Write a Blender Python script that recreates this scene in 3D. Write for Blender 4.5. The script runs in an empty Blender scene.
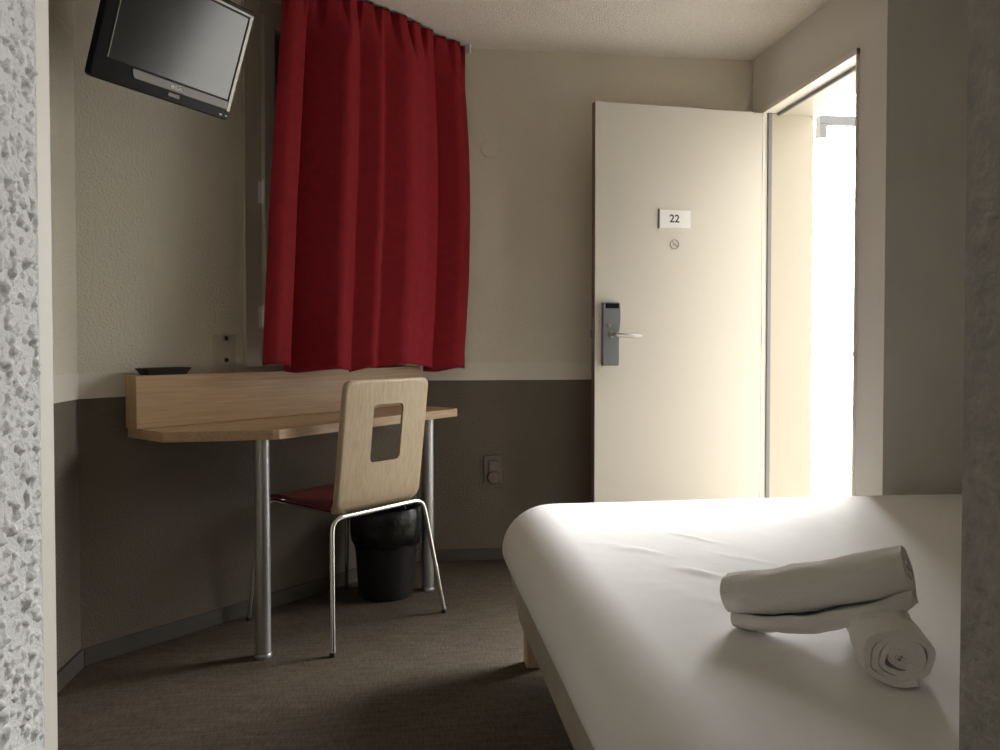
import bpy, bmesh, math, random
from mathutils import Vector, Matrix, noise
from math import sin, cos, pi, radians, sqrt, atan2
random.seed(7)
C = bpy.context.scene.collection
R = radians

# ------------------------------------------------------------------ materials
def _new(name):
    m = bpy.data.materials.new(name); m.use_nodes = True
    nt = m.node_tree; b = nt.nodes['Principled BSDF']
    return m, nt, b
def _n(nt, t, **kw):
    n = nt.nodes.new(t)
    for k, v in kw.items():
        if k in n.inputs: n.inputs[k].default_value = v
        else: setattr(n, k, v)
    return n
def _coords(nt, scale=(1, 1, 1), rot=(0, 0, 0)):
    tc = _n(nt, 'ShaderNodeTexCoord'); mp = _n(nt, 'ShaderNodeMapping')
    mp.inputs['Scale'].default_value = scale; mp.inputs['Rotation'].default_value = rot
    nt.links.new(tc.outputs['Object'], mp.inputs['Vector'])
    return mp.outputs['Vector']
def mat(name, col, rough=.6, metal=0, bump=0, bscale=100, bdist=.002, vary=0, vscale=4, stretch=(1, 1, 1), spec=.5, detail=4, coat=0):
    m, nt, b = _new(name)
    b.inputs['Base Color'].default_value = (*col, 1)
    b.inputs['Roughness'].default_value = rough
    b.inputs['Metallic'].default_value = metal
    b.inputs['Specular IOR Level'].default_value = spec
    if coat: b.inputs['Coat Weight'].default_value = coat
    v = _coords(nt, stretch)
    if vary:
        n = _n(nt, 'ShaderNodeTexNoise', Scale=vscale, Detail=detail); nt.links.new(v, n.inputs['Vector'])
        r = _n(nt, 'ShaderNodeValToRGB')
        r.color_ramp.elements[0].position = .3; r.color_ramp.elements[1].position = .7
        r.color_ramp.elements[0].color = (*[c*(1-vary) for c in col], 1)
        r.color_ramp.elements[1].color = (*[min(1, c*(1+vary)) for c in col], 1)
        nt.links.new(n.outputs['Fac'], r.inputs['Fac']); nt.links.new(r.outputs['Color'], b.inputs['Base Color'])
    if bump:
        n2 = _n(nt, 'ShaderNodeTexNoise', Scale=bscale, Detail=3.0); nt.links.new(v, n2.inputs['Vector'])
        bp = _n(nt, 'ShaderNodeBump', Strength=bump, Distance=bdist)
        nt.links.new(n2.outputs['Fac'], bp.inputs['Height']); nt.links.new(bp.outputs['Normal'], b.inputs['Normal'])
    return m
def oak(name, light, dark, stretch, rough=.45):
    m, nt, b = _new(name)
    v = _coords(nt, stretch)
    n = _n(nt, 'ShaderNodeTexNoise', Scale=3.0, Detail=8.0, Roughness=.65); nt.links.new(v, n.inputs['Vector'])
    r = _n(nt, 'ShaderNodeValToRGB')
    r.color_ramp.elements[0].position = .32; r.color_ramp.elements[1].position = .68
    r.color_ramp.elements[0].color = (*dark, 1); r.color_ramp.elements[1].color = (*light, 1)
    nt.links.new(n.outputs['Fac'], r.inputs['Fac']); nt.links.new(r.outputs['Color'], b.inputs['Base Color'])
    b.inputs['Roughness'].default_value = rough
    bp = _n(nt, 'ShaderNodeBump', Strength=.12, Distance=.001)
    nt.links.new(n.outputs['Fac'], bp.inputs['Height']); nt.links.new(bp.outputs['Normal'], b.inputs['Normal'])
    return m
def floor_mat():
    m, nt, b = _new('floor_vinyl')
    v = _coords(nt, (1.2, 9, 1), (0, 0, R(-7)))
    n = _n(nt, 'ShaderNodeTexNoise', Scale=7.0, Detail=9.0, Roughness=.72); nt.links.new(v, n.inputs['Vector'])
    v2 = _coords(nt, (60, 9, 1), (0, 0, R(-7)))
    n2 = _n(nt, 'ShaderNodeTexNoise', Scale=3.0, Detail=3.0); nt.links.new(v2, n2.inputs['Vector'])
    mx = _n(nt, 'ShaderNodeMath', operation='ADD'); mx.use_clamp = True
    ml = _n(nt, 'ShaderNodeMath', operation='MULTIPLY'); ml.inputs[1].default_value = .45
    nt.links.new(n2.outputs['Fac'], ml.inputs[0])
    ml2 = _n(nt, 'ShaderNodeMath', operation='MULTIPLY'); ml2.inputs[1].default_value = .6
    nt.links.new(n.outputs['Fac'], ml2.inputs[0])
    nt.links.new(ml.outputs[0], mx.inputs[0]); nt.links.new(ml2.outputs[0], mx.inputs[1])
    r = _n(nt, 'ShaderNodeValToRGB')
    r.color_ramp.elements[0].position = .38; r.color_ramp.elements[1].position = .68
    r.color_ramp.elements[0].color = (.045, .034, .024, 1); r.color_ramp.elements[1].color = (.130, .103, .076, 1)
    nt.links.new(mx.outputs[0], r.inputs['Fac']); nt.links.new(r.outputs['Color'], b.inputs['Base Color'])
    b.inputs['Roughness'].default_value = .62
    b.inputs['Specular IOR Level'].default_value = .25
    bp = _n(nt, 'ShaderNodeBump', Strength=.25, Distance=.001)
    nt.links.new(mx.outputs[0], bp.inputs['Height']); nt.links.new(bp.outputs['Normal'], b.inputs['Normal'])
    return m
M = {}
M['plaster'] = mat('beige_roughcast_paint', (.67, .625, .52), .85, bump=.8, bscale=120, bdist=.006, vary=.04, vscale=2)
M['band'] = mat('beige_smooth_paint', (.69, .65, .56), .75, vary=.03)
M['dado'] = mat('brown_roughcast_paint', (.152, .127, .096), .8, bump=.8, bscale=120, bdist=.006, vary=.06, vscale=3)
M['skirt'] = mat('dark_brown_vinyl_skirting', (.075, .062, .049), .6, vary=.1, vscale=8)
M['ceil'] = mat('stippled_ceiling_paint', (.78, .73, .65), .9, bump=1, bscale=130, bdist=.006, vary=.06, vscale=60)
M['pale'] = mat('pale_wall_paint_with_flare', (.72, .70, .66), .75, bump=.15, bscale=60, bdist=.002)  # lightened to hold the flare around the doorway in the colour
M['grey'] = mat('grey_wall_paint_with_flare', (.60, .585, .55), .75, bump=.2, bscale=50, bdist=.002, vary=.05, vscale=3)  # also lightened, for the flare beside the doorway
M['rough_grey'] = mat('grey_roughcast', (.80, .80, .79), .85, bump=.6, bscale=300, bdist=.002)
M['rough_shaded'] = mat('shaded_grey_roughcast', (.43, .42, .385), .9, bump=.7, bscale=90, bdist=.006, vary=.12, vscale=40)  # roughcast in a darker colour for the shade on the unlit right edge
M['trim'] = mat('beige_trim_paint', (.82, .78, .70), .5)
M['floor'] = floor_mat()
M['door'] = mat('cream_door_paint', (.62, .58, .505), .45, bump=.05, bscale=40, bdist=.001)
M['door_edge'] = mat('brown_door_edge', (.20, .16, .12), .6)
M['frame'] = mat('cream_frame_paint', (.80, .76, .68), .4)
M['lining'] = mat('cream_lining_paint', (.50, .45, .36), .5)
M['grey_strip'] = mat('dark_grey_strip', (.22, .22, .22), .7)
M['plate'] = mat('white_plastic_plate', (.82, .81, .78), .4)
M['ink'] = mat('black_ink', (.03, .03, .03), .6)
M['faint_ink'] = mat('brown_grey_ink', (.33, .26, .22), .6)
M['lock'] = mat('dark_grey_lock_metal', (.22, .23, .24), .42, .5)
M['lock_black'] = mat('black_lock_window', (.012, .012, .013), .25)
M['nickel'] = mat('satin_nickel', (.72, .70, .66), .3, .9)
M['red'] = mat('dark_red_curtain_cloth', (.25, .015, .022), .85, bump=.25, bscale=500, bdist=.001, vary=.08, vscale=30, spec=.15)
M['rail'] = mat('white_rail_plastic', (.8, .79, .76), .45)
M['window'] = mat('taupe_window_paint', (.50, .455, .38), .5)
M['shutter'] = mat('grey_shutter', (.35, .34, .32), .6)
M['oak_h'] = oak('oak_veneer_lengthwise', (.55, .375, .215), (.40, .26, .14), (1.2, 40, 40))
M['oak_v'] = oak('oak_veneer_upright', (.54, .425, .275), (.42, .315, .19), (45, 45, 1.4))
M['bedwood'] = oak('pale_bed_wood', (.60, .47, .33), (.45, .34, .22), (30, 30, 2))
M['steel'] = mat('satin_grey_steel', (.42, .42, .41), .36, .8)
M['chrome'] = mat('chrome_tube', (.80, .79, .76), .18, 1)
M['rubber'] = mat('black_rubber', (.02, .02, .02), .7)
M['seat'] = mat('dark_red_seat_laminate', (.16, .030, .028), .5, vary=.05)
M['bin'] = mat('black_bin_plastic', (.012, .012, .012), .45)
M['bag'] = mat('black_bag_film', (.010, .010, .010), .28, bump=.5, bscale=25, bdist=.01)
M['tvblack'] = mat('glossy_black_tv_plastic', (.006, .006, .006), .3, spec=.12)
M['tvsilver'] = mat('grey_silver_tv_plastic', (.17, .165, .155), .4, .5)
M['tvline'] = mat('bright_silver_tv_edge', (.36, .345, .31), .4, .6)
M['screen'] = mat('dark_lcd_screen', (.010, .010, .009), .17, spec=.8)
M['tray'] = mat('black_tray_plastic', (.015, .017, .016), .4)
M['sheet'] = mat('white_bed_sheet', (.83, .825, .815), .85, bump=.12, bscale=20, bdist=.006, spec=.15)
M['bedbase'] = mat('pale_bed_base_fabric', (.50, .45, .38), .85, bump=.2, bscale=300, bdist=.001, vary=.05, vscale=10)
M['piping'] = mat('white_mattress_piping', (.74, .70, .64), .8)
M['towel'] = mat('white_terry_towel', (.74, .725, .70), .95, bump=.6, bscale=330, bdist=.003, spec=.1)
M['concrete'] = mat('gallery_concrete', (.09, .088, .085), .8, vary=.08)  # made dark so the walkway bounces less light inside
M['facade'] = mat('cream_facade_paint', (.80, .75, .64), .7)
M['dark_outside'] = mat('dark_grey_outside', (.10, .10, .10), .85)
M['yard'] = mat('pale_yard_gravel', (.34, .33, .31), .9, vary=.1)
M['railing'] = mat('pale_painted_metal', (.72, .70, .66), .4)
M['copper'] = mat('socket_contact_dark', (.05, .045, .04), .4, .5)
M['old_plate'] = mat('beige_socket_plate', (.52, .455, .365), .5)
M['brown_plate'] = mat('brown_socket_plate', (.160, .130, .102), .6)
M['glass'] = mat('window_glass', (.9, .95, .95), .02)
M['glass'].node_tree.nodes['Principled BSDF'].inputs['Transmission Weight'].default_value = 1

# ------------------------------------------------------------------ mesh helpers
class MB:
    def __init__(s): s.v = []; s.f = []; s.mi = []; s.cur = 0; s.T = Matrix.Identity(4)
    def add(s, vs, fs):
        o = len(s.v); s.v += [s.T @ Vector(p) for p in vs]
        s.f += [tuple(i+o for i in f) for f in fs]; s.mi += [s.cur]*len(fs)
        return s
    def box(s, x0, x1, y0, y1, z0, z1):
        vs = [(x, y, z) for z in (z0, z1) for (x, y) in ((x0, y0), (x1, y0), (x1, y1), (x0, y1))]
        return s.add(vs, [(3, 2, 1, 0), (4, 5, 6, 7), (0, 1, 5, 4), (1, 2, 6, 5), (2, 3, 7, 6), (3, 0, 4, 7)])
    def prism(s, poly, z0, z1):
        n = len(poly)
        a = sum(poly[i][0]*poly[(i+1) % n][1]-poly[(i+1) % n][0]*poly[i][1] for i in range(n))
        if a < 0: poly = poly[::-1]
        vs = [(x, y, z0) for x, y in poly]+[(x, y, z1) for x, y in poly]
        fs = [tuple(range(n))[::-1], tuple(range(n, 2*n))]+[(i, (i+1) % n, n+(i+1) % n, n+i) for i in range(n)]
        return s.add(vs, fs)
    def tube(s, pts, r, seg=14, cap=True):
        pts = [Vector(p) for p in pts]; n = len(pts)
        rs = r if isinstance(r, (list, tuple)) else [r]*n
        t0 = (pts[1]-pts[0]).normalized()
        up = Vector((0, 0, 1)) if abs(t0.z) < .9 else Vector((1, 0, 0))
        u = (up-t0*up.dot(t0)).normalized(); vs = []
        for i, p in enumerate(pts):
            t = (pts[min(i+1, n-1)]-pts[max(i-1, 0)]).normalized()
            u = (u-t*u.dot(t)).normalized(); w = t.cross(u)
            vs += [p+rs[i]*(cos(a)*u+sin(a)*w) for a in [2*pi*k/seg for k in range(seg)]]
        fs = [(i*seg+k, i*seg+(k+1) % seg, (i+1)*seg+(k+1) % seg, (i+1)*seg+k) for i in range(n-1) for k in range(seg)]
        if cap: fs += [tuple(range(seg))[::-1], tuple(range((n-1)*seg, n*seg))]
        return s.add(vs, fs)
    def rings(s, rings, cap0=True, cap1=True):
        k = len(rings[0]); vs = [p for r in rings for p in r]
        fs = [(i*k+j, i*k+(j+1) % k, (i+1)*k+(j+1) % k, (i+1)*k+j) for i in range(len(rings)-1) for j in range(k)]
        if cap0: fs.append(tuple(range(k))[::-1])
        if cap1: fs.append(tuple(range((len(rings)-1)*k, len(rings)*k)))
        return s.add(vs, fs)
    def lathe(s, prof, seg=40, cap0=True, cap1=True, wob=None):
        rr = []
        for i, (r, z) in enumerate(prof):
            ring = []
            for k in range(seg):
                a = 2*pi*k/seg; q = r; zz = z
                if wob: q, zz = wob(i, a, r, z)
                ring.append((q*cos(a), q*sin(a), zz))
            rr.append(ring)
        return s.rings(rr, cap0, cap1)
    def build(s, name, m, parent=None, smooth=False, bevel=0, seg=2, loc=None, rot=None):
        me = bpy.data.meshes.new(name); me.from_pydata([tuple(p) for p in s.v], [], s.f)
        mats = m if isinstance(m, (list, tuple)) else [m]
        for q in mats: me.materials.append(q)
        for p, i in zip(me.polygons, s.mi): p.material_index = i
        bm = bmesh.new(); bm.from_mesh(me); bmesh.ops.recalc_face_normals(bm, faces=bm.faces); bm.to_mesh(me); bm.free()
        if smooth:
            me.polygons.foreach_set('use_smooth', [True]*len(me.polygons))
            try: me.set_sharp_from_angle(angle=R(smooth if smooth is not True else 40))
            except Exception: pass
        o = bpy.data.objects.new(name, me); C.objects.link(o)
        if parent: o.parent = parent
        if loc: o.location = loc
        if rot: o.rotation_euler = rot
        if bevel:
            bv = o.modifiers.new('bevel', 'BEVEL'); bv.width = bevel; bv.segments = seg; bv.limit_method = 'ANGLE'; bv.angle_limit = R(40)
        return o
def thing(name, label, cat, loc, rz=0, group=None, rx=0):
    o = bpy.data.objects.new(name, None); C.objects.link(o); o.empty_display_size = .1
    o.location = loc; o.rotation_euler = (rx, 0, rz); o['label'] = label; o['category'] = cat
    if group: o['group'] = group
    return o
def tag(o, label, cat, group=None):
    o['label'] = label; o['category'] = cat
    if group: o['group'] = group
    return o
def struct(o, label=None, cat=None):
    o['kind'] = 'structure'
    if label: o['label'] = label
    if cat: o['category'] = cat
    return o
def rrect(x0, x1, y0, y1, r, k=6):
    """rounded rectangle outline, counter-clockwise, with evenly spaced points on the sides"""
    pts = []
    for cx, cy, a0 in ((x1-r, y0+r, -90), (x1-r, y1-r, 0), (x0+r, y1-r, 90), (x0+r, y0+r, 180)):
        for i in range(k+1):
            a = R(a0+90*i/k); pts.append((cx+r*cos(a), cy+r*sin(a)))
    return pts
def bend(pts, r, k=6):
    """polyline with its inner corners rounded by radius r"""
    P = [Vector(p) for p in pts]; out = [P[0]]
    for i in range(1, len(P)-1):
        a = (P[i-1]-P[i]).normalized(); b = (P[i+1]-P[i]).normalized()
        d = r
        s, e = P[i]+a*d, P[i]+b*d
        for j in range(k+1):
            t = j/k; out.append(s*(1-t)**2+P[i]*2*t*(1-t)+e*t*t)
    out.append(P[-1]); return out
def text_mesh(name, body, size, m, parent, loc, rot, depth=.0006, offset=0.0):
    cu = bpy.data.curves.new(name, 'FONT'); cu.body = body; cu.size = size; cu.extrude = depth; cu.offset = offset
    cu.align_x = 'CENTER'; cu.align_y = 'CENTER'
    t = bpy.data.objects.new(name+'_t', cu); C.objects.link(t)
    dg = bpy.context.evaluated_depsgraph_get(); dg.update()
    me = bpy.data.meshes.new_from_object(t.evaluated_get(dg)); me.materials.clear(); me.materials.append(m)
    bpy.data.objects.remove(t); bpy.data.curves.remove(cu)
    o = bpy.data.objects.new(name, me); C.objects.link(o); o.parent = parent; o.location = loc; o.rotation_euler = rot
    return o

# ------------------------------------------------------------------ plan of the room (metres)
CEIL = 2.40
YB = 3.75                    # back wall
XL, YL = -1.01, 2.665        # where the left wall meets the slanted window wall
XR = 1.71                    # wall with the entrance door
YN = 2.66                    # wall of the bed alcove
XS = 2.20                    # far side of the bed alcove
XO = 1.93                    # outside face of the door wall
DADO, BAND = .850, .932
def W(s, n, z=0):            # slanted wall: s along it, n out from it
    return (XL+(s+n)*.70711, YL+(s-n)*.70711, z)
SL = (YB-YL)/.70711          # its length
A45 = R(45)

def layered(name, poly_fn, label, cat, mats=None):
    """a wall of brown dado, smooth band and roughcast above"""
    b = MB()
    b.cur = 0; b.prism(poly_fn(0), 0, DADO)
    b.cur = 1; b.prism(poly_fn(.003), DADO, BAND)
    b.cur = 2; b.prism(poly_fn(0), BAND, CEIL)
    return struct(b.build(name, mats or [M['dado'], M['band'], M['plaster']]), label, cat)
layered('wall_back', lambda e: [(-.2, YB-e), (XO, YB-e), (XO, YB+.15), (-.2, YB+.15)], 'beige roughcast wall with brown lower half behind the door', 'wall')
def slant(e):
    return [W(-.0, e)[:2], W(SL+e, e)[:2], W(SL+.2, -.15)[:2], W(-.1, -.15)[:2]]
layered('wall_window', slant, 'slanted beige and brown wall behind the desk and curtain', 'wall')
layered('wall_left', lambda e: [(XL+e, .55), (XL+e, YL+.0), (XL-.15, YL+.06), (XL-.15, .55)], 'narrow beige and brown wall at the left corner', 'wall')
# door wall: hinge pier, lintel; near pier carries on as the alcove wall
b = MB()
b.box(XR, XO, 3.62, YB, 0, CEIL); b.box(XR, XO, 2.83, 3.62, 2.13, CEIL)
struct(b.build('wall_right', [M['pale']]), 'smooth wall above and beside the open doorway, lightened for flare', 'wall')
b = MB(); b.cur = 0; b.box(XR, XO, YN, 2.83, 0, CEIL)
b.cur = 1; b.box(XO, XS+.15, YN, 2.83, 0, CEIL)
for i, f in enumerate(b.f):                      # the pier's alcove side is grey like the rest of that wall
    if i in (10, ): b.mi[i] = 2  # outward face, unseen, made dark to bounce less light onto the door
    if i == 2: b.mi[i] = 1
struct(b.build('wall_alcove', [M['pale'], M['grey'], M['dark_outside']]), 'grey wall right of the doorway behind the bed', 'wall')
b = MB(); b.box(XS, XS+.15, .55, YN, 0, CEIL); struct(b.build('wall_side', M['grey']), 'grey wall at the far side of the bed', 'wall')
b = MB(); b.box(-1.3, XO, -1.35, 3.9, -.1, 0); b.box(XO, XS+.15, -1.35, 2.83, -.1, 0)
struct(b.build('floor', M['floor']), 'dark brown wood grain vinyl floor', 'floor')
b = MB(); b.box(-1.3, XO, -1.35, 3.9, CEIL, CEIL+.1); b.box(XO, XS+.15, -1.35, 2.83, CEIL, CEIL+.1)
struct(b.build('ceiling', M['ceil']), 'stippled beige ceiling', 'ceiling')
# bathroom behind the viewpoint: partition with the opening the photo is taken through
def reveal(x, y0, y1, z0, z1, step, amp, sgn):
    """roughcast face with real lumps"""
    ny, nz = int((y1-y0)/step), int((z1-z0)/step); vs = []; fs = []
    for j in range(nz+1):
        for i in range(ny+1):
            y, z = y0+(y1-y0)*i/ny, z0+(z1-z0)*j/nz
            p = Vector((x*3, y*.62, z))
            h = .95*noise.noise(p*112)+.6*noise.noise(p*235)+.3*noise.noise(p*470)
            e = min(1, i/3, (ny-i)/3, j/3, (nz-j)/3)
            vs.append((x+sgn*amp*h*e, y, z))
    w = ny+1
    fs = [(j*w+i, j*w+i+1, (j+1)*w+i+1, (j+1)*w+i) for j in range(nz) for i in range(ny)]
    return vs, fs
LX, LY = -.34, .807
b = MB(); b.box(XL-.15, LX-.0005, .60, LY, 0, CEIL)
b.add(*reveal(LX, .60, LY, .35, 1.75, .0022, .0066, 1))
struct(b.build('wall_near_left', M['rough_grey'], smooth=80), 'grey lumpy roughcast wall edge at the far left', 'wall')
b = MB(); b.box(LX-.03, LX-.001, LY+.002, LY+.034, 0, CEIL)
struct(b.build('trim_1', M['trim'], bevel=.0015), 'smooth beige corner trim beside the grey roughcast edge', 'trim')
RX, RY = .60, .79
b = MB(); b.box(RX+.0005, XS+.15, .55, RY, 0, CEIL)
b.add(*reveal(RX, .55, RY, .35, 1.75, .004, .0050, -1))
struct(b.build('wall_near_right', M['rough_shaded'], smooth=80), 'grey roughcast wall edge at the far right, darkened for shade', 'wall')
b = MB(); b.box(-1.3, XS+.15, -1.35, -1.2, 0, CEIL); struct(b.build('wall_rear', M['grey']))
b = MB(); b.box(-1.3, -1.15, -1.2, .60, 0, CEIL); struct(b.build('wall_rear_left', M['grey']))
b = MB(); b.box(1.3, 1.45, -1.2, .55, 0, CEIL); struct(b.build('wall_rear_right', M['grey']))
# skirtings
SK = .056
b = MB(); b.box(.12, XR-.02, YB-.012, YB-.001, 0, SK); struct(b.build('baseboard_back', M['skirt'], bevel=.002))
b = MB(); b.prism([W(.012, .001)[:2], W(SL-.0, .001)[:2], W(SL+.010, .012)[:2], W(.005, .012)[:2]], 0, SK); struct(b.build('baseboard_window', M['skirt'], bevel=.002))
b = MB(); b.box(XL+.001, XL+.012, LY+.01, YL-.006, 0, SK); struct(b.build('baseboard_left', M['skirt'], bevel=.002))

# ------------------------------------------------------------------ door frame and the open door
b = MB()
Y0, Y1 = 2.83, 3.62
for (ya, yb) in ((Y1-.008, Y1), (Y0, Y0+.008)):
    b.cur = 0; b.box(XR-.012, XR+.012, ya, yb, 0, 2.13)
b.box(XR-.012, XR+.055, Y0, Y1, 2.108, 2.13)
b.cur = 1
b.box(XR+.012, XR+.030, Y1-.019, Y1, 0, 2.13); b.box(XR+.012, XR+.030, Y0, Y0+.019, 0, 2.13); b.box(XR+.055, XR+.067, Y0+.019, Y1-.019, 2.093, 2.13)  # stop faces coloured dark grey for the gap shade in the rebate
b.cur = 2
b.box(XR+.030, XO+.02, Y1-.014, Y1, 0, 2.13); b.box(XR+.030, XO+.02, Y0, Y0+.014, 0, 2.13); b.box(XR+.067, XO+.02, Y0+.014, Y1-.014, 2.099, 2.13)
b.cur = 0
b.box(XR, XO+.02, Y0+.014, Y1-.014, .001, .012)
struct(b.build('trim_2', [M['frame'], M['grey_strip'], M['lining']], bevel=.002), 'cream painted frame around the open doorway', 'door frame')

DH = Vector((1.685, 3.583, 0)); DE = Vector((.861, 3.498, 0)); DW = .826
drz = atan2((DH-DE).y, (DH-DE).x)
b = MB(); b.cur = 0; b.box(.002, DW, 0, .040, .012, 2.10)
b.cur = 1; b.box(0, .0022, .0005, .0395, .013, 2.0995)
door = b.build('door_1', [M['door'], M['door_edge']], bevel=.0015, loc=(DE.x, DE.y, 0), rot=(0, 0, drz))
struct(door, 'open cream entrance door with number 22 against the back wall', 'door')
# lock body (local: x across the door from its free edge, -y towards the room)
lock_prof = [(.034, .924), (.108, .924), (.110, .935), (.110, 1.075), (.114, 1.10), (.117, 1.13), (.116, 1.20), (.110, 1.207), (.036, 1.207), (.033, 1.20), (.033, .930)]
b = MB(); b.T = Matrix(((1, 0, 0, 0), (0, 0, -1, 0), (0, 1, 0, 0), (0, 0, 0, 1)))
b.prism(lock_prof, -.0005, .022)
lock = b.build('door_lock', M['lock'], door, bevel=.003); lock['label'] = 'dark grey card lock with lever handle'
b = MB(); b.box(.045, .108, -.0235, -.0215, 1.180, 1.202); b.build('card_reader', M['lock_black'], lock, bevel=.001)
b = MB(); b.tube([(.060, -.0225, 1.104), (.060, -.030, 1.104)], .008, 20); b.build('key_cylinder', M['nickel'], lock, smooth=True)
b = MB()
b.tube([(.074, -.022, 1.063), (.074, -.030, 1.063)], .015, 20)
b.tube(bend([(.074, -.024, 1.063), (.074, -.062, 1.063), (.130, -.064, 1.060), (.200, -.058, 1.055)], .014), .0105, 14)
h = b.build('lever_handle', M['nickel'], lock, smooth=True); h['label'] = 'bright nickel lever'
b = MB(); b.box(.04, .10, .0395, .052, .96, 1.16); b.tube(bend([(.07, .05, 1.063), (.07, .085, 1.063), (.17, .085, 1.058)], .012), .0085); b.tube([(.07, .05, 1.10), (.07, .062, 1.10)], .012)
b.build('inner_handle', M['lock'], door, smooth=True)
b = MB(); b.box(-.0035, .001, .009, .031, .98, 1.14); b.box(-.010, 0, .013, .027, 1.05, 1.085); b.box(-.007, 0, .015, .025, .90, .915)
b.build('latch_plate', M['lock'], door, bevel=.001)
# number plate
b = MB(); b.box(.308, .461, -.0065, -.0003, 1.549, 1.631)
pl = b.build('number_plate', M['plate'], door, bevel=.001)
b = MB(); b.box(.305, .3095, -.0075, -.0005, 1.547, 1.633); b.build('plate_holder_edge', M['grey_strip'], pl)
text_mesh('room_number', '22', .050, M['ink'], pl, (.381, -.0070, 1.590), (R(90), 0, 0), offset=.0008)
# no-smoking symbol: ring, slash and small cigarette
b = MB(); cx, cz, rr = .385, 1.476, .0205
ring = [(cx+rr*cos(a), -.001, cz+rr*sin(a)) for a in [2*pi*k/40 for k in range(41)]]
b.tube(ring, .0016, 6, False)
b.tube([(cx-rr*.70, -.001, cz+rr*.70), (cx+rr*.70, -.001, cz-rr*.70)], .0016, 6)
b.box(cx-.013, cx+.011, -.0012, -.0002, cz-.0045, cz-.0015)
b.build('no_smoking_symbol', M['faint_ink'], door)
for z in (.25, 1.06, 1.88):
    b = MB(); b.tube([(DW+.006, .004, z-.045), (DW+.006, .004, z+.045)], .0065, 14); b.build('hinge', M['nickel'], door, smooth=True)

# ------------------------------------------------------------------ window behind the curtain
s0, s1, z0, z1 = .606, 1.50, .935, 2.33
win = MB()
def wbox(b, sa, sb, na, nb, za, zb):       # box in slanted-wall coordinates (local x = s, local y = -n)
    b.box(sa, sb, -nb, -na, za, zb)
WL = (XL, YL, 0)
wbox(win, s0, s0+.071, .001, .016, z0, z1); wbox(win, s1-.06, s1, .001, .016, z0, z1)
wbox(win, s0+.071, s1-.06, .001, .016, z1-.06, z1); wbox(win, s0+.071, s1-.06, .001, .016, z0, z0+.03)
wbox(win, s0-.004, s0, .001, .020, z0, z1)
window = struct(win.build('window_1', M['window'], bevel=.002, loc=WL, rot=(0, 0, A45)), 'taupe window frame mostly hidden behind the red curtain', 'window')
b = MB()
a0, a1, c0, c1 = s0+.073, s1-.062, z0+.032, z1-.062
wbox(b, a0, a0+.05, .004, .034, c0, c1); wbox(b, a1-.05, a1, .004, .034, c0, c1)
wbox(b, a0+.05, a1-.05, .004, .034, c1-.05, c1); wbox(b, a0+.05, a1-.05, .004, .034, c0, c0+.05)
sash = b.build('sash', M['window'], window, bevel=.003)
b = MB(); wbox(b, a0+.05, a1-.05, .018, .024, c0+.05, c1-.05); b.build('pane', M['glass'], sash)
b = MB()
for k in range(24):
    za = c0+.052+k*(c1-c0-.104)/24; wbox(b, a0+.05, a1-.05, .004, .009, za, za+(c1-c0-.104)/24-.004)
b.build('shutter', M['shutter'], window)
for z in (1.56, 1.09):
    b = MB(); wbox(b, s0+.055, s0+.072, .015, .019, z-.005, z+.075)
    b.tube([(s0+.070, -.028, z), (s0+.070, -.028, z+.07)], .009, 12); b.tube([(s0+.070, -.028, z-.010), (s0+.070, -.028, z+.080)], .0055, 12)
    b.build('hinge', M['rail'], window, smooth=30)
b = MB(); wbox(b, a1-.035, a1-.015, .034, .055, 1.55, 1.60); b.tube([(a1-.025, -.05, 1.575), (a1-.025, -.05, 1.47)], .007); b.build('window_handle', M['nickel'], window, smooth=30)

# ------------------------------------------------------------------ curtain and rail
def interp(tab, x):
    if x <= tab[0][0]: return tab[0][1]
    for (xa, ya), (xb, yb) in zip(tab, tab[1:]):
        if x <= xb:
            t = (x-xa)/(xb-xa); t = t*t*(3-2*t); return ya+(yb-ya)*t
    return tab[-1][1]
CN = .19
folds = [(.54, .000), (.575, .022), (.600, .030), (.675, .014), (.690, -.050), (.705, -.056), (.840, .052), (.865, .056), (.945, .018), (.958, -.012), (.970, -.016), (1.050, .030),
         (1.066, .026), (1.085, .006), (1.175, .060), (1.205, .062), (1.330, .024), (1.424, .006), (1.436, -.062), (1.454, -.070), (1.550, .018), (1.570, .022), (1.62, .006), (1.66, -.018)]
def lin(tab, x):
    if x <= tab[0][0]: return tab[0][1]
    for (xa, ya), (xb, yb) in zip(tab, tab[1:]):
        if x <= xb: return ya+(yb-ya)*(x-xa)/(xb-xa)
    return tab[-1][1]
def soft(tab, x): return sum(lin(tab, x+d) for d in (-.010, -.005, 0, .005, .010))/5
tops = []
k = 0; s = .60
while s < 1.67:
    tops += [(s, -.016), (s+.020, .012), (s+.060, .008)]; s += .094; k += 1
NU, NV = 380, 80
ZT, ZB = 2.394, .915
vs = []; fs = []
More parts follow.
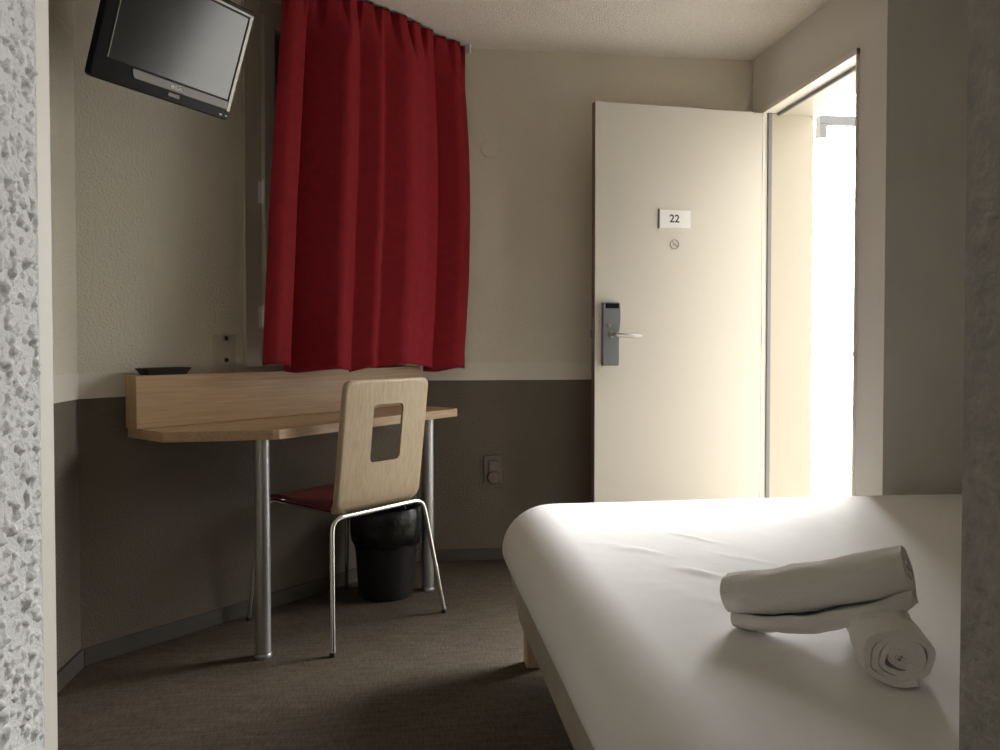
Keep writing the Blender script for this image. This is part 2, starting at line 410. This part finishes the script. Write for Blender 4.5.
for j in range(NV+1):
    v = j/NV
    for i in range(NU+1):
        u = i/NU
        left = .655*(1-v)+.545*v - .012*sin(v*pi); right = 1.655+.052*sin(min(1, v*1.05)*pi)+.024*v
        s = left+(right-left)*u
        sb = .555+(1.66-.555)*u
        w = max(0, min(1, v/.14)); w = w*w*(3-2*w)
        n = interp(tops, .60+u*1.05)*(1-w) + soft(folds, sb)*(.35+.65*w)*(.95+.20*v)
        n += .004*noise.noise(Vector((s*9, v*5, 3.1)))*v + .006*noise.noise(Vector((s*3, v*2.2, 9)))*v
        z = ZT+(ZB-ZT)*v
        hem = .030*max(0, 1-u/.30)-.006*sin(u*9)+.010*noise.noise(Vector((u*5, 0, 0)))
        z += hem*v**3+max(-.012, min(.020, n*.30))*v**3
        z -= (1-v)*.004*(1+sin(u*70))*(1 if v < .02 else 0)
        vs.append((s, -(CN+n), z))
w1 = NU+1
fs = [(j*w1+i, j*w1+i+1, (j+1)*w1+i+1, (j+1)*w1+i) for j in range(NV) for i in range(NU)]
b = MB(); b.add(vs, fs)
cur = b.build('curtain', M['red'], smooth=True, loc=WL, rot=(0, 0, A45))
for p in cur.data.polygons: p.use_smooth = True
so = cur.modifiers.new('thick', 'SOLIDIFY'); so.thickness = .0022; so.offset = 0
tag(cur, 'dark red pleated cloth curtain hanging over the window above the desk', 'curtain')
b = MB(); b.add([v for v in [(x, y+.006, z) for (x, y, z) in vs[:w1*4]]], [(j*w1+i, j*w1+i+1, (j+1)*w1+i+1, (j+1)*w1+i) for j in range(3) for i in range(NU)])
tp = b.build('header_tape', M['red'], cur)
b = MB(); wbox(b, .55, 1.668, CN-.090, CN-.055, 2.375, 2.3995); wbox(b, 1.668, 1.678, CN-.090, CN+.024, 2.358, 2.3995)
rail = b.build('curtain_rail', M['rail'], bevel=.002, loc=WL, rot=(0, 0, A45))
tag(rail, 'white curtain rail fixed under the ceiling, its end showing past the red curtain', 'curtain rail')

# ------------------------------------------------------------------ television on the wall
tv = thing('television', 'small black and silver flat television tilted down from the wall above the desk', 'television', (-.713, 2.570, 1.768), R(56), rx=R(21))
TW, TH = .254, .356
b = MB(); b.T = Matrix(((1, 0, 0, 0), (0, 0, 1, 0), (0, -1, 0, 0), (0, 0, 0, 1))) @ Matrix.Identity(4)
# outline in (x, -z) extruded along y
def xz(b): b.T = Matrix(((1, 0, 0, 0), (0, 0, -1, 0), (0, 1, 0, 0), (0, 0, 0, 1))); return b   # prism (x,z) with depth -y
b = xz(MB()); b.prism(rrect(-TW, TW, 0, TH, .012), -.026, 0)
body = b.build('casing', M['tvblack'], tv, bevel=.004, seg=3)
b = MB()
rings = [[(x*q, yy, TH/2+(z-TH/2)*q) for x, z in rrect(-TW*.86, TW*.86, .03, TH-.03, .02)] for q, yy in ((1, .025), (.95, .052), (.7, .080))]
b.rings(rings); b.build('back_shell', M['tvblack'], tv, smooth=40)
sx0, sx1, sz0, sz1 = -TW+.042, TW-.024, .066, TH-.026
b = MB(); b.box(sx0, sx1, -.0015, .001, sz0, sz1); b.build('screen', M['screen'], tv)
b = MB()
for (x0_, x1_, z0_, z1_) in ((sx0-.003, sx0, sz0, sz1), (sx1+.006, sx1+.020, .03, TH-.012), (sx0, sx1+.016, sz1+.006, sz1+.014)):
    b.box(x0_, x1_, -.0030, .001, z0_, z1_)
b.build('silver_edge', M['tvline'], tv, bevel=.001)
b = xz(MB()); b.prism([(-.118, .034), (.236, .034), (.236, .060), (-.128, .060), (-.131, .055), (-.128, .046)], -.001, .0042)
strip = b.build('speaker_strip', M['tvsilver'], tv, bevel=.001); strip['label'] = 'grey silver strip below the screen'
text_mesh('maker_name', 'PHILIPS', .0125, M['plate'], strip, (.028, -.0046, .046), (R(90), 0, 0), offset=.0004)
b = MB(); b.box(.005, .048, -.0030, .001, .016, .029); b.build('infrared_window', M['tvsilver'], tv, bevel=.002)
for x in (.218, .240):
    b = MB(); b.tube([(x-.005, -.002, .014), (x+.005, -.002, .014)], .0028, 10); b.build('indicator', M['plate'], tv)
# bracket arm from the back shell to the slanted wall
inv = (Matrix.Translation(tv.location) @ Matrix.Rotation(R(56), 4, 'Z') @ Matrix.Rotation(R(21), 4, 'X')).inverted()
wp = inv @ Vector(W(.20, .002, 2.02)); wq = inv @ Vector(W(.20, .03, 2.02))
b = MB(); b.tube([(0, .08, TH/2), (0, .11, TH/2), tuple(wq), tuple(wp)], .018, 14)
b.build('bracket_arm', M['tvblack'], tv, smooth=30)
b = MB(); b.T = inv @ Matrix.Translation(Vector(W(.20, 0, 2.02))) @ Matrix.Rotation(A45, 4, 'Z')
b.box(-.06, .06, -.012, -.001, -.08, .08); b.build('wall_plate', M['tvblack'], tv, bevel=.003)

# ------------------------------------------------------------------ desk
desk = thing('desk', 'light oak wall desk with raised back panel and two steel legs', 'desk', WL, A45)
def sp(pts): return [(s, -n) for s, n in pts]
b = MB(); b.prism(sp([(.152, .012), (.152, .235), (.168, .250), (.405, .447), (.425, .455), (1.395, .372), (1.405, .362), (1.405, .012)]), .715, .748)
b.build('desktop', M['oak_h'], desk, bevel=.002)
b = MB(); b.box(.137, 1.455, -.100, -.030, .7485, .921); b.box(.30, 1.40, -.0305, -.006, .80, .90)
b.build('back_panel', M['oak_h'], desk, bevel=.002)
for (s, n) in ((.402, .392), (1.250, .335)):
    b = MB(); b.tube([(s, -n, .012), (s, -n, .716)], .0255, 28)
    lg = b.build('leg', M['steel'], desk, smooth=True)
    b = MB(); b.lathe([(.0262, 0), (.0282, .003), (.0275, .010), (.0256, .014)], 24); b.build('foot_cap', M['steel'], lg, smooth=True, loc=(s, -n, 0))

# black tray on the back panel
b = MB()
def rr3(x0, x1, y0, y1, r, z): return [(x, y, z) for x, y in rrect(x0, x1, y0, y1, r)]
b.rings([rr3(-.072, .072, -.026, .026, .012, 0), rr3(-.087, .087, -.036, .036, .014, .022), rr3(-.083, .083, -.032, .032, .012, .023), rr3(-.070, .070, -.023, .023, .010, .006)])
tray = b.build('tray', M['tray'], smooth=35, loc=W(.252, .064, .9215), rot=(0, 0, A45))
tag(tray, 'shallow black plastic tray lying on the desk back panel', 'tray')

# ------------------------------------------------------------------ chair
ch = thing('desk_chair', 'oak plywood chair with window cut in backrest, dark red seat and chrome legs', 'chair', W(.815, .31), A45)
def back_pos(x, z, off=0):
    """curved plywood sheet: x across, z up -> point"""
    t = (z-.44)/.46
    y = -.192-.058*max(0, t)**.9
    if t < .10: y += .9*(.10-t)**2*2.2
    y += .35*x*x*.6        # slight hollow
    return (x, y-off, z)
outer = rrect(-.205, .205, .437, .900, .030, 8)
inner = rrect(-.068, .078, .607, .812, .020, 8)
def dens(p, q):
    return p
def resample(poly, n):
    P = [Vector((x, y, 0)) for x, y in poly]; P.append(P[0]); L = [0]
    for a, c in zip(P, P[1:]): L.append(L[-1]+(c-a).length)
    out = []; j = 0
    for i in range(n):
        d = L[-1]*i/n
        while L[j+1] < d: j += 1
        t = (d-L[j])/(L[j+1]-L[j]); out.append(P[j].lerp(P[j+1], t))
    return out
def ang_sorted(poly, c, n):
    """outline resampled by angle around c so both loops pair up"""
    P = [Vector((x, y)) for x, y in poly]; out = []
    for i in range(n):
        a = 2*pi*i/n; d = Vector((cos(a), sin(a))); best = None
        for p, q in zip(P, P[1:]+P[:1]):
            e = q-p; den = d.x*e.y-d.y*e.x
            if abs(den) < 1e-12: continue
            r = p-Vector(c); t = (r.x*e.y-r.y*e.x)/den; u = (r.x*d.y-r.y*d.x)/den
            if t > 0 and -1e-6 <= u <= 1+1e-6 and (best is None or t < best): best = t
        out.append(Vector(c)+d*best)
    return out
NP = 160; cc = (.005, .71)
lo, li = ang_sorted(outer, cc, NP), ang_sorted(inner, cc, NP)
K = 7; TH2 = .010
loops = []
for side in (0, 1):
    for kk in range(K+1):
        q = kk/K if side == 0 else 1-kk/K
        loops.append([back_pos(*(lo[i].lerp(li[i], q)), off=(TH2/2 if side == 0 else -TH2/2)) for i in range(NP)])
loops.append(loops[0])
b = MB(); b.rings(loops, False, False)
bk = b.build('backrest', M['oak_v'], ch, smooth=35)
bm = bmesh.new(); bm.from_mesh(bk.data); bmesh.ops.remove_doubles(bm, verts=bm.verts, dist=1e-6); bmesh.ops.recalc_face_normals(bm, faces=bm.faces); bm.to_mesh(bk.data); bm.free()
# seat: thin sheet, rolled down a little at the front
b = MB(); rws = []
NS = 16
for side in (1, -1):
    for i in range(NS+1):
        pass
grid_t, grid_b = [], []
for i in range(NS+1):
    t = i/NS; y = -.176+.420*t
    hw = .200-.022*t
    if t > .86: hw -= .05*((t-.86)/.14)**2
    zc = .456+.018*t-.030*max(0, (t-.7)/.3)**2+.030*max(0, (.10-t)/.10)**2
    for jx in range(13):
        x = -hw+2*hw*jx/12
        z = zc-.010*(1-(x/.2)**2)*(1-abs(2*t-1)**2)
        grid_t.append((x, y, z+.006)); grid_b.append((x, y, z-.007))
ng = len(grid_t); fs = []
for i in range(NS):
    for j in range(12):
        a = i*13+j; fs.append((a, a+1, a+14, a+13)); fs.append((ng+a+13, ng+a+14, ng+a+1, ng+a))
edge = [j for j in range(13)]+[i*13+12 for i in range(1, NS+1)]+[NS*13+j for j in range(11, -1, -1)]+[i*13 for i in range(NS-1, 0, -1)]
for a, c in zip(edge, edge[1:]+edge[:1]): fs.append((a, ng+a, ng+c, c))
b.add(grid_t+grid_b, fs)
st = b.build('seat', M['seat'], ch, smooth=40); st['label'] = 'dark red seat'
TR = .0085
for sx in (-1, 1):
    pr = bend([(sx*.272, -.262, .006), (sx*.222, -.200, .432), (sx*.10, -.200, .434)], .045, 7)[:-1]
    b = MB(); b.tube(pr, TR, 14); lg = b.build('leg', M['chrome'], ch, smooth=50)
    b = MB(); b.tube([(sx*.2725, -.2625, 0), (sx*.271, -.2605, .012)], .0112, 12); b.build('foot_cap', M['rubber'], lg, smooth=30)
    pf = bend([(sx*.236, .252, .006), (sx*.208, .212, .436), (sx*.08, .212, .436)], .035, 7)[:-1]
    b = MB(); b.tube(pf, TR, 14); lg = b.build('leg', M['chrome'], ch, smooth=50)
    b = MB(); b.tube([(sx*.2365, .2525, 0), (sx*.235, .250, .012)], .0112, 12); b.build('foot_cap', M['rubber'], lg, smooth=30)
    b = MB(); b.tube([(sx*.155, -.200, .432), (sx*.150, .212, .436)], .008, 12); b.build('seat_rail', M['chrome'], ch, smooth=50)
b = MB(); b.tube([(-.178, -.200, .4335), (.178, -.200, .4335)], TR, 14); b.build('crossbar', M['chrome'], ch, smooth=50)
b = MB(); b.tube([(-.174, .212, .436), (.174, .212, .436)], TR, 14); b.build('crossbar', M['chrome'], ch, smooth=50)
b = MB(); b.tube([(.115, -.2085, .424), (.115, -.2085, .416)], .005, 8); b.build('bolt', M['rubber'], ch)

# ------------------------------------------------------------------ waste bin and its bag
bl = W(1.108, .236)
b = MB(); b.lathe([(.100, 0), (.108, .004), (.112, .02), (.136, .345), (.139, .352), (.134, .352), (.131, .345), (.108, .03), (.0, .025)], 48, True, False)
bn = b.build('waste_bin', M['bin'], smooth=40, loc=bl)
tag(bn, 'black plastic waste bin on the floor behind the chair legs', 'waste bin')
prof = [(.118, .20), (.127, .335), (.132, .358), (.139, .364), (.140, .354), (.141, .318), (.139, .268), (.133, .215)]
def wob(i, a, r, z):
    amp = (.002, .003, .002, .002, .003, .004, .005, .006)[i]
    q = r+amp*(noise.noise(Vector((cos(a)*3, sin(a)*3, z*9)))*1.0+.45*sin(a*9+z*45+2*sin(a*2)))
    return q+(.004 if i > 3 else 0), z+(.020 if i > 5 else .003)*noise.noise(Vector((cos(a)*2.2, sin(a)*2.2, 5+i)))
b = MB(); b.lathe(prof, 96, False, False, wob)
bg = b.build('bin_bag', M['bag'], smooth=60, loc=bl)
so = bg.modifiers.new('thick', 'SOLIDIFY'); so.thickness = .0012
tag(bg, 'shiny black bag folded over the rim of the waste bin', 'bin bag')

# ------------------------------------------------------------------ sockets and cover plate
so1 = thing('double_socket', 'beige plate with two round sockets on the wall above the desk', 'wall socket', W(.477, .0, .918), A45)
b = MB(); b.box(.0, .088, -.010, -.0005, 0, .140); b.build('plate', M['old_plate'], so1, bevel=.003)
for z in (.130-.004, .046):
    b = MB(); b.T = Matrix.Translation((.046, 0, z-.022+.022)) @ Matrix.Rotation(R(90), 4, 'X')
    b.lathe([(.014, .0095), (.014, .015), (.010, .015), (.009, .011), (.0, .011)], 24, False, False); o = b.build('socket', M['old_plate'], so1, smooth=30)
    b = MB(); b.T = Matrix.Translation((.046, 0, z)) @ Matrix.Rotation(R(90), 4, 'X'); b.lathe([(.0088, .0112), (.0075, .0155), (.0, .0155)], 16, False, False); b.build('contact', M['copper'], o, smooth=30)
so2 = thing('phone_socket', 'brown socket plate low on the back wall left of the bed', 'wall socket', (.432, YB, .352))
b = MB(); b.box(-.044, .044, -.010, -.0005, .012, .142); b.build('plate', M['brown_plate'], so2, bevel=.006)
b = MB(); b.box(-.020, .030, -.020, -.0095, .068, .120); b.build('connector', M['brown_plate'], so2, bevel=.003)
b = MB(); b.T = Matrix.Translation((.004, 0, .040)) @ Matrix.Rotation(R(90), 4, 'X'); b.lathe([(.032, .0095), (.032, .018), (.027, .024), (0, .025)], 32, False, False); b.build('round_cover', M['brown_plate'], so2, smooth=40)
b = MB(); b.T = Matrix.Rotation(R(90), 4, 'X'); b.lathe([(.043, 0), (.043, .004), (.039, .008), (.0, .009)], 40, False, False)
cp = b.build('cover_plate', M['plaster'], smooth=40, loc=(.418, YB-.0005, 1.935))
tag(cp, 'round blank cover plate painted beige on the back wall beside the curtain', 'cover plate')

# ------------------------------------------------------------------ bed
BX0, BX1, BY0, BY1 = .322, 2.18, .86, 2.640
bed = thing('bed', 'double bed with white fitted sheet on pale low base', 'bed', (0, 0, 0))
b = MB(); b.prism([(.10, .384), (.326, .346), (.326, BX1-.03), (.10, BX1-.06)], 0, 1)
b.v = [Vector((y, BY0+.05 if z < .5 else BY1-.03-(.04 if x < .2 else 0), x)) for x, y, z in b.v]
base = b.build('bed_base', M['bedbase'], bed, bevel=.03, seg=4)
for (x, y) in ((.422, 2.50), (.422, 1.0), (2.06, 2.50), (2.06, 1.0)):
    b = MB(); b.box(x-.03, x+.03, y-.03, y+.03, 0, .1005); b.build('leg', M['bedwood'], bed, bevel=.003)
def outline(ins, z, k=120):
    """rounded-rectangle ring inset by ins; ins may exceed the corner radius"""
    r = max(.02, .11-ins*.45)
    return [(x, y, z) for x, y in [(p.x, p.y) for p in resample(rrect(BX0+ins, BX1-ins, BY0+ins, BY1-ins*(.40+.60*min(1, max(0, ins-.2)/.3)), r, 10), k)]]
prof = [(.045, .300), (.018, .318), (.004, .338), (0, .357)]+[(.145*(1-cos(R(a))), .357+.140*sin(R(a))) for a in range(10, 91, 8)]+[(.20, .4955), (.24, .496), (.28, .496)]
q = .28
while q < .70:
    q += .02; prof.append((q, .496))
K2 = 420
rings = []
for ins, z in prof:
    ring = []
    for (x, y, zz) in outline(ins, z, K2):
        p = Vector((x, y, 0))
        d = min(1, ins/.15)
        zz -= d*.013*min(1, max(0, (2.3-y)/.8))
        zz += d*(.004*noise.noise(p*2.3)+.0012*noise.noise(Vector((x*9+y*4, y*22-x*18, 2))))
        # a few soft pulled creases running diagonally
        for (cx_, cy_, L, amp) in ((.62, 2.00, .045, .005), (.70, 1.80, .05, .006), (.58, 1.72, .05, .004), (.80, 2.10, .05, .004), (1.18, 2.32, .12, .0025), (.66, 1.60, .05, .004), (.86, 1.88, .06, .003), (.50, 2.10, .05, .004), (.74, 1.66, .05, .004)):
            dx, dy = x-cx_, y-cy_; u_ = dx*.62-dy*.78; v_ = dx*.78+dy*.62
            zz += d*amp*math.exp(-(u_/L)**2-(v_/.011)**2)
        off = (1-d)*.003*noise.noise(Vector((x*5, y*5, z*6)))
        ring.append((x+off, y+off, zz))
    rings.append(ring)
b = MB(); b.rings(rings)
sh = b.build('fitted_sheet', M['sheet'], bed, smooth=80); sh['label'] = 'white fitted sheet'
b = MB(); lp = outline(.016, .322, 200); b.tube(lp+[lp[0]], .0045, 8, False); b.build('piping', M['piping'], bed, smooth=60)

# ------------------------------------------------------------------ rolled towels
def roll(name, A, B, rx, rz, turns, ply, flap, label, sq=2.0, twist=0, sag=1.0, flapdir=1, inner=.006, seed=0, start=-90, taper=0):
    """towel rolled up: a thick band wound in a spiral, swept from A to B"""
    A, B = Vector(A), Vector(B); ax = (B-A).normalized(); L = (B-A).length
    side = ax.cross(Vector((0, 0, 1))).normalized(); up = side.cross(ax)
    npt = int(turns*44); path = []
    rmax = 1.0
    for i in range(npt+1):
        t = i/npt; th = R(start)-2*pi*turns*(1-t)
        r = inner+(1-inner)*t+(1-t)*.20*noise.noise(Vector((cos(th)*1.3, sin(th)*1.3, seed+t*2)))
        path.append((th, r))
    pts = []
    for th, r in path:
        c, s_ = cos(th), sin(th)
        e = (abs(c)**sq+abs(s_)**sq)**(-1/sq)
        pts.append(Vector((r*c*e*rx, r*s_*e*rz)))
    if flap:                                   # the loose end runs out under the roll and folds back
        p = pts[-1].copy(); n0 = 14
        for i in range(1, n0+1):
            u = i/n0; pts.append(p+Vector((flap*u, -.004*u+.012*u*u)))
        p2 = pts[-1].copy()
        for i in range(1, 8):
            a = pi*i/7; pts.append(p2+Vector((.008*sin(a), -.009*(1-cos(a))/1.0)))
        p3 = pts[-1].copy()
        for i in range(1, n0+1):
            u = i/n0; pts.append(p3+Vector((-flap*1.1*u, -.006*u)))
    n = len(pts); T = []
    for i in range(n):
        T.append((pts[min(i+1, n-1)]-pts[max(i-1, 0)]).normalized())
    hw = ply/2
    NA = 46; secs = []
    for k in range(NA+1):
        u = k/NA; c0_ = A+(B-A)*u; c0_.z = A.z+(B.z-A.z)*(u**sag)-rz*taper*u; zs = 1-taper*u
        endq = 1-.10*(abs(2*u-1)**10)
        ring = []
        for sgn in (1, -1):
            rng_ = range(n) if sgn == 1 else range(n-1, -1, -1)
            for i in rng_:
                q_ = pts[i]+sgn*hw*Vector((T[i].y, -T[i].x))
                frac = i/n
                if flap and i > npt: q_ = q_+Vector((flap*(.75*sin(pi*u*.9+.15)-.15)*min(1, (i-npt)/12), -.004*sin(pi*u)))
                wl = noise.noise(Vector((q_.x*30+seed, q_.y*30, u*6)))*.0052*(.4+frac)+noise.noise(Vector((q_.x*70, q_.y*70+seed, u*16)))*.0014
                q_ = q_*endq*(1+.05*noise.noise(Vector((seed, u*3, 1))))+q_.normalized()*wl if q_.length > 1e-6 else q_
                axo = .008*noise.noise(Vector((frac*9, seed, (3 if u > .5 else 8))))*(abs(2*u-1)**6)
                ring.append(c0_+side*q_.x+up*q_.y*zs+ax*axo*(1 if u > .5 else -1))
        secs.append(ring)
    m_ = len(secs[0]); b = MB()
    b.rings(secs, False, False)
    f0 = []
    for base_ in (0, NA*m_):
        for i in range(n-1):
            f0.append((base_+i, base_+i+1, base_+m_-2-i, base_+m_-1-i))
    b.f += f0; b.mi += [0]*len(f0)
    o = b.build(name, M['towel'], smooth=60)
    return tag(o, label, 'towel', None)
roll('rolled_towel', (.774, 1.152, .5365), (.872, 1.375, .5365), .057, .0475, 4.4, .0105, .0, 'small rolled white towel on the bed, spiral end facing out, under a larger roll', sq=2.2, seed=4, inner=.05, start=-60, taper=.22)
roll('rolled_towel', (.634, 1.474, .5410), (.876, 1.286, .634), .058, .043, 3.2, .0135, .034, 'larger white towel roll lying across the small rolled towel on the bed', sq=2.3, seed=11, inner=.06, start=-95, sag=1.35)

# ------------------------------------------------------------------ outside the door
b = MB(); b.box(XO, 3.3, .5, 8.5, -.15, -.001); struct(b.build('floor_gallery', M['concrete']), 'open walkway outside the door, darkened to bounce less light', 'floor')
b = MB(); b.box(XO, 2.5, .5, 8.5, 2.62, 2.72); struct(b.build('ceiling_gallery', M['facade']), 'cream soffit over the walkway outside', 'ceiling')
b = MB(); b.box(XO-.02, XO, 3.9, 8.5, -.15, 2.72); struct(b.build('wall_outside', M['facade']))
b = MB(); b.box(-30, 40, -30, 40, -3.2, -3.1); struct(b.build('ground_outside', M['yard']), 'pale ground below the walkway', 'ground')
rl = thing('railing', 'pale metal railing beyond the open doorway', 'railing', (3.15, 0, 0))
b = MB(); b.tube([(0, .6, .95), (0, 8.4, .95)], .022, 12); b.build('top_rail', M['railing'], rl, smooth=True)
b = MB(); b.tube([(0, .6, .10), (0, 8.4, .10)], .014, 12); b.build('bottom_rail', M['railing'], rl, smooth=True)
for i in range(6):
    y = .7+i*1.5; b = MB(); b.tube([(0, y, 0), (0, y, .95)], .018, 12); b.build('post', M['railing'], rl, smooth=True)
pf = thing('porch_frame', 'pale square porch frame with grey beam standing on the walkway outside', 'porch frame', (2.745, 5.0, 0))
b = MB(); b.box(0, .605, 0, .06, 2.47, 2.525); b.box(0, .055, 0, .06, 2.38, 2.47); b.build('beam', M['dark_outside'], pf, bevel=.003)
for x in (0, .55):
    b = MB(); b.box(x, x+.05, .005, .055, -.001, 2.38 if x == 0 else 2.47); b.build('post', M['plate'], pf, bevel=.003)

# ------------------------------------------------------------------ light: bright overcast daylight through the doorway
w = bpy.data.worlds.new('sky'); bpy.context.scene.world = w; w.use_nodes = True
nt = w.node_tree; bg_ = nt.nodes['Background']
bg_.inputs['Strength'].default_value = 5.6
tcw = nt.nodes.new('ShaderNodeTexCoord'); sep = nt.nodes.new('ShaderNodeSeparateXYZ')
nt.links.new(tcw.outputs['Generated'], sep.inputs['Vector'])
rmp = nt.nodes.new('ShaderNodeMapRange'); rmp.clamp = True        # overcast sky: brighter overhead than at the horizon
rmp.interpolation_type = 'SMOOTHSTEP'; rmp.inputs['From Min'].default_value = .28; rmp.inputs['From Max'].default_value = .52
rmp.inputs['To Min'].default_value = .42; rmp.inputs['To Max'].default_value = 1.25
nt.links.new(sep.outputs['Z'], rmp.inputs['Value'])
skc = nt.nodes.new('ShaderNodeVectorMath'); skc.operation = 'SCALE'; skc.inputs[0].default_value = (1.0, 1.0, .985)

ld = nt.nodes.new('ShaderNodeVectorMath'); ld.operation = 'DOT_PRODUCT'; ld.inputs[1].default_value = Vector((.58, .66, .40)).normalized()
nt.links.new(tcw.outputs['Generated'], ld.inputs[0])               # the sun behind thin cloud brightens one side of the sky
lm = nt.nodes.new('ShaderNodeMapRange'); lm.interpolation_type = 'SMOOTHSTEP'
lm.inputs['From Min'].default_value = .74; lm.inputs['From Max'].default_value = 1; lm.inputs['To Min'].default_value = 0; lm.inputs['To Max'].default_value = 9.5
nt.links.new(ld.outputs['Value'], lm.inputs['Value'])
sm = nt.nodes.new('ShaderNodeMath'); sm.operation = 'ADD'
nt.links.new(rmp.outputs['Result'], sm.inputs[0]); nt.links.new(lm.outputs['Result'], sm.inputs[1])
nt.links.new(sm.outputs[0], skc.inputs['Scale'])
nt.links.new(skc.outputs['Vector'], bg_.inputs['Color'])
bl_ = bpy.data.lights.new('added_fill_lamp', 'AREA'); bl_.shape = 'DISK'; bl_.size = .22; bl_.energy = 4; bl_.color = (1, .97, .92)  # added lamp, out of view, brightening the left partition edge
bo = bpy.data.objects.new('added_fill_lamp', bl_); C.objects.link(bo); bo.location = (1.18, .02, 1.75); bo.rotation_euler = (R(60), 0, R(75))
pd = bpy.data.lights.new('door_portal', 'AREA'); pd.shape = 'RECTANGLE'; pd.size = .80; pd.size_y = 2.12
pd.cycles.is_portal = True
po = bpy.data.objects.new('door_portal', pd); C.objects.link(po)
po.location = (XO+.03, (Y0+Y1)/2, 1.06); po.rotation_euler = (R(90), 0, R(90))   # faces -X, into the room

# ------------------------------------------------------------------ camera
cd = bpy.data.cameras.new('camera'); cam = bpy.data.objects.new('camera', cd); C.objects.link(cam)
cam.location = (0, 0, 1.03); cam.rotation_euler = (R(90-1.3), 0, R(-7.1))
cd.sensor_width = 36; cd.lens = 28.8; cd.shift_y = -.01485; cd.clip_start = .02
sc = bpy.context.scene; sc.camera = cam
sc.view_settings.view_transform = 'Standard'; sc.view_settings.look = 'None'; sc.view_settings.gamma = 1
sc.view_settings.use_curve_mapping = False; sc.view_settings.exposure = 0
sc.cycles.max_bounces = 14; sc.cycles.diffuse_bounces = 10; sc.cycles.glossy_bounces = 4
sc.cycles.sample_clamp_indirect = 8; sc.cycles.use_denoising = True
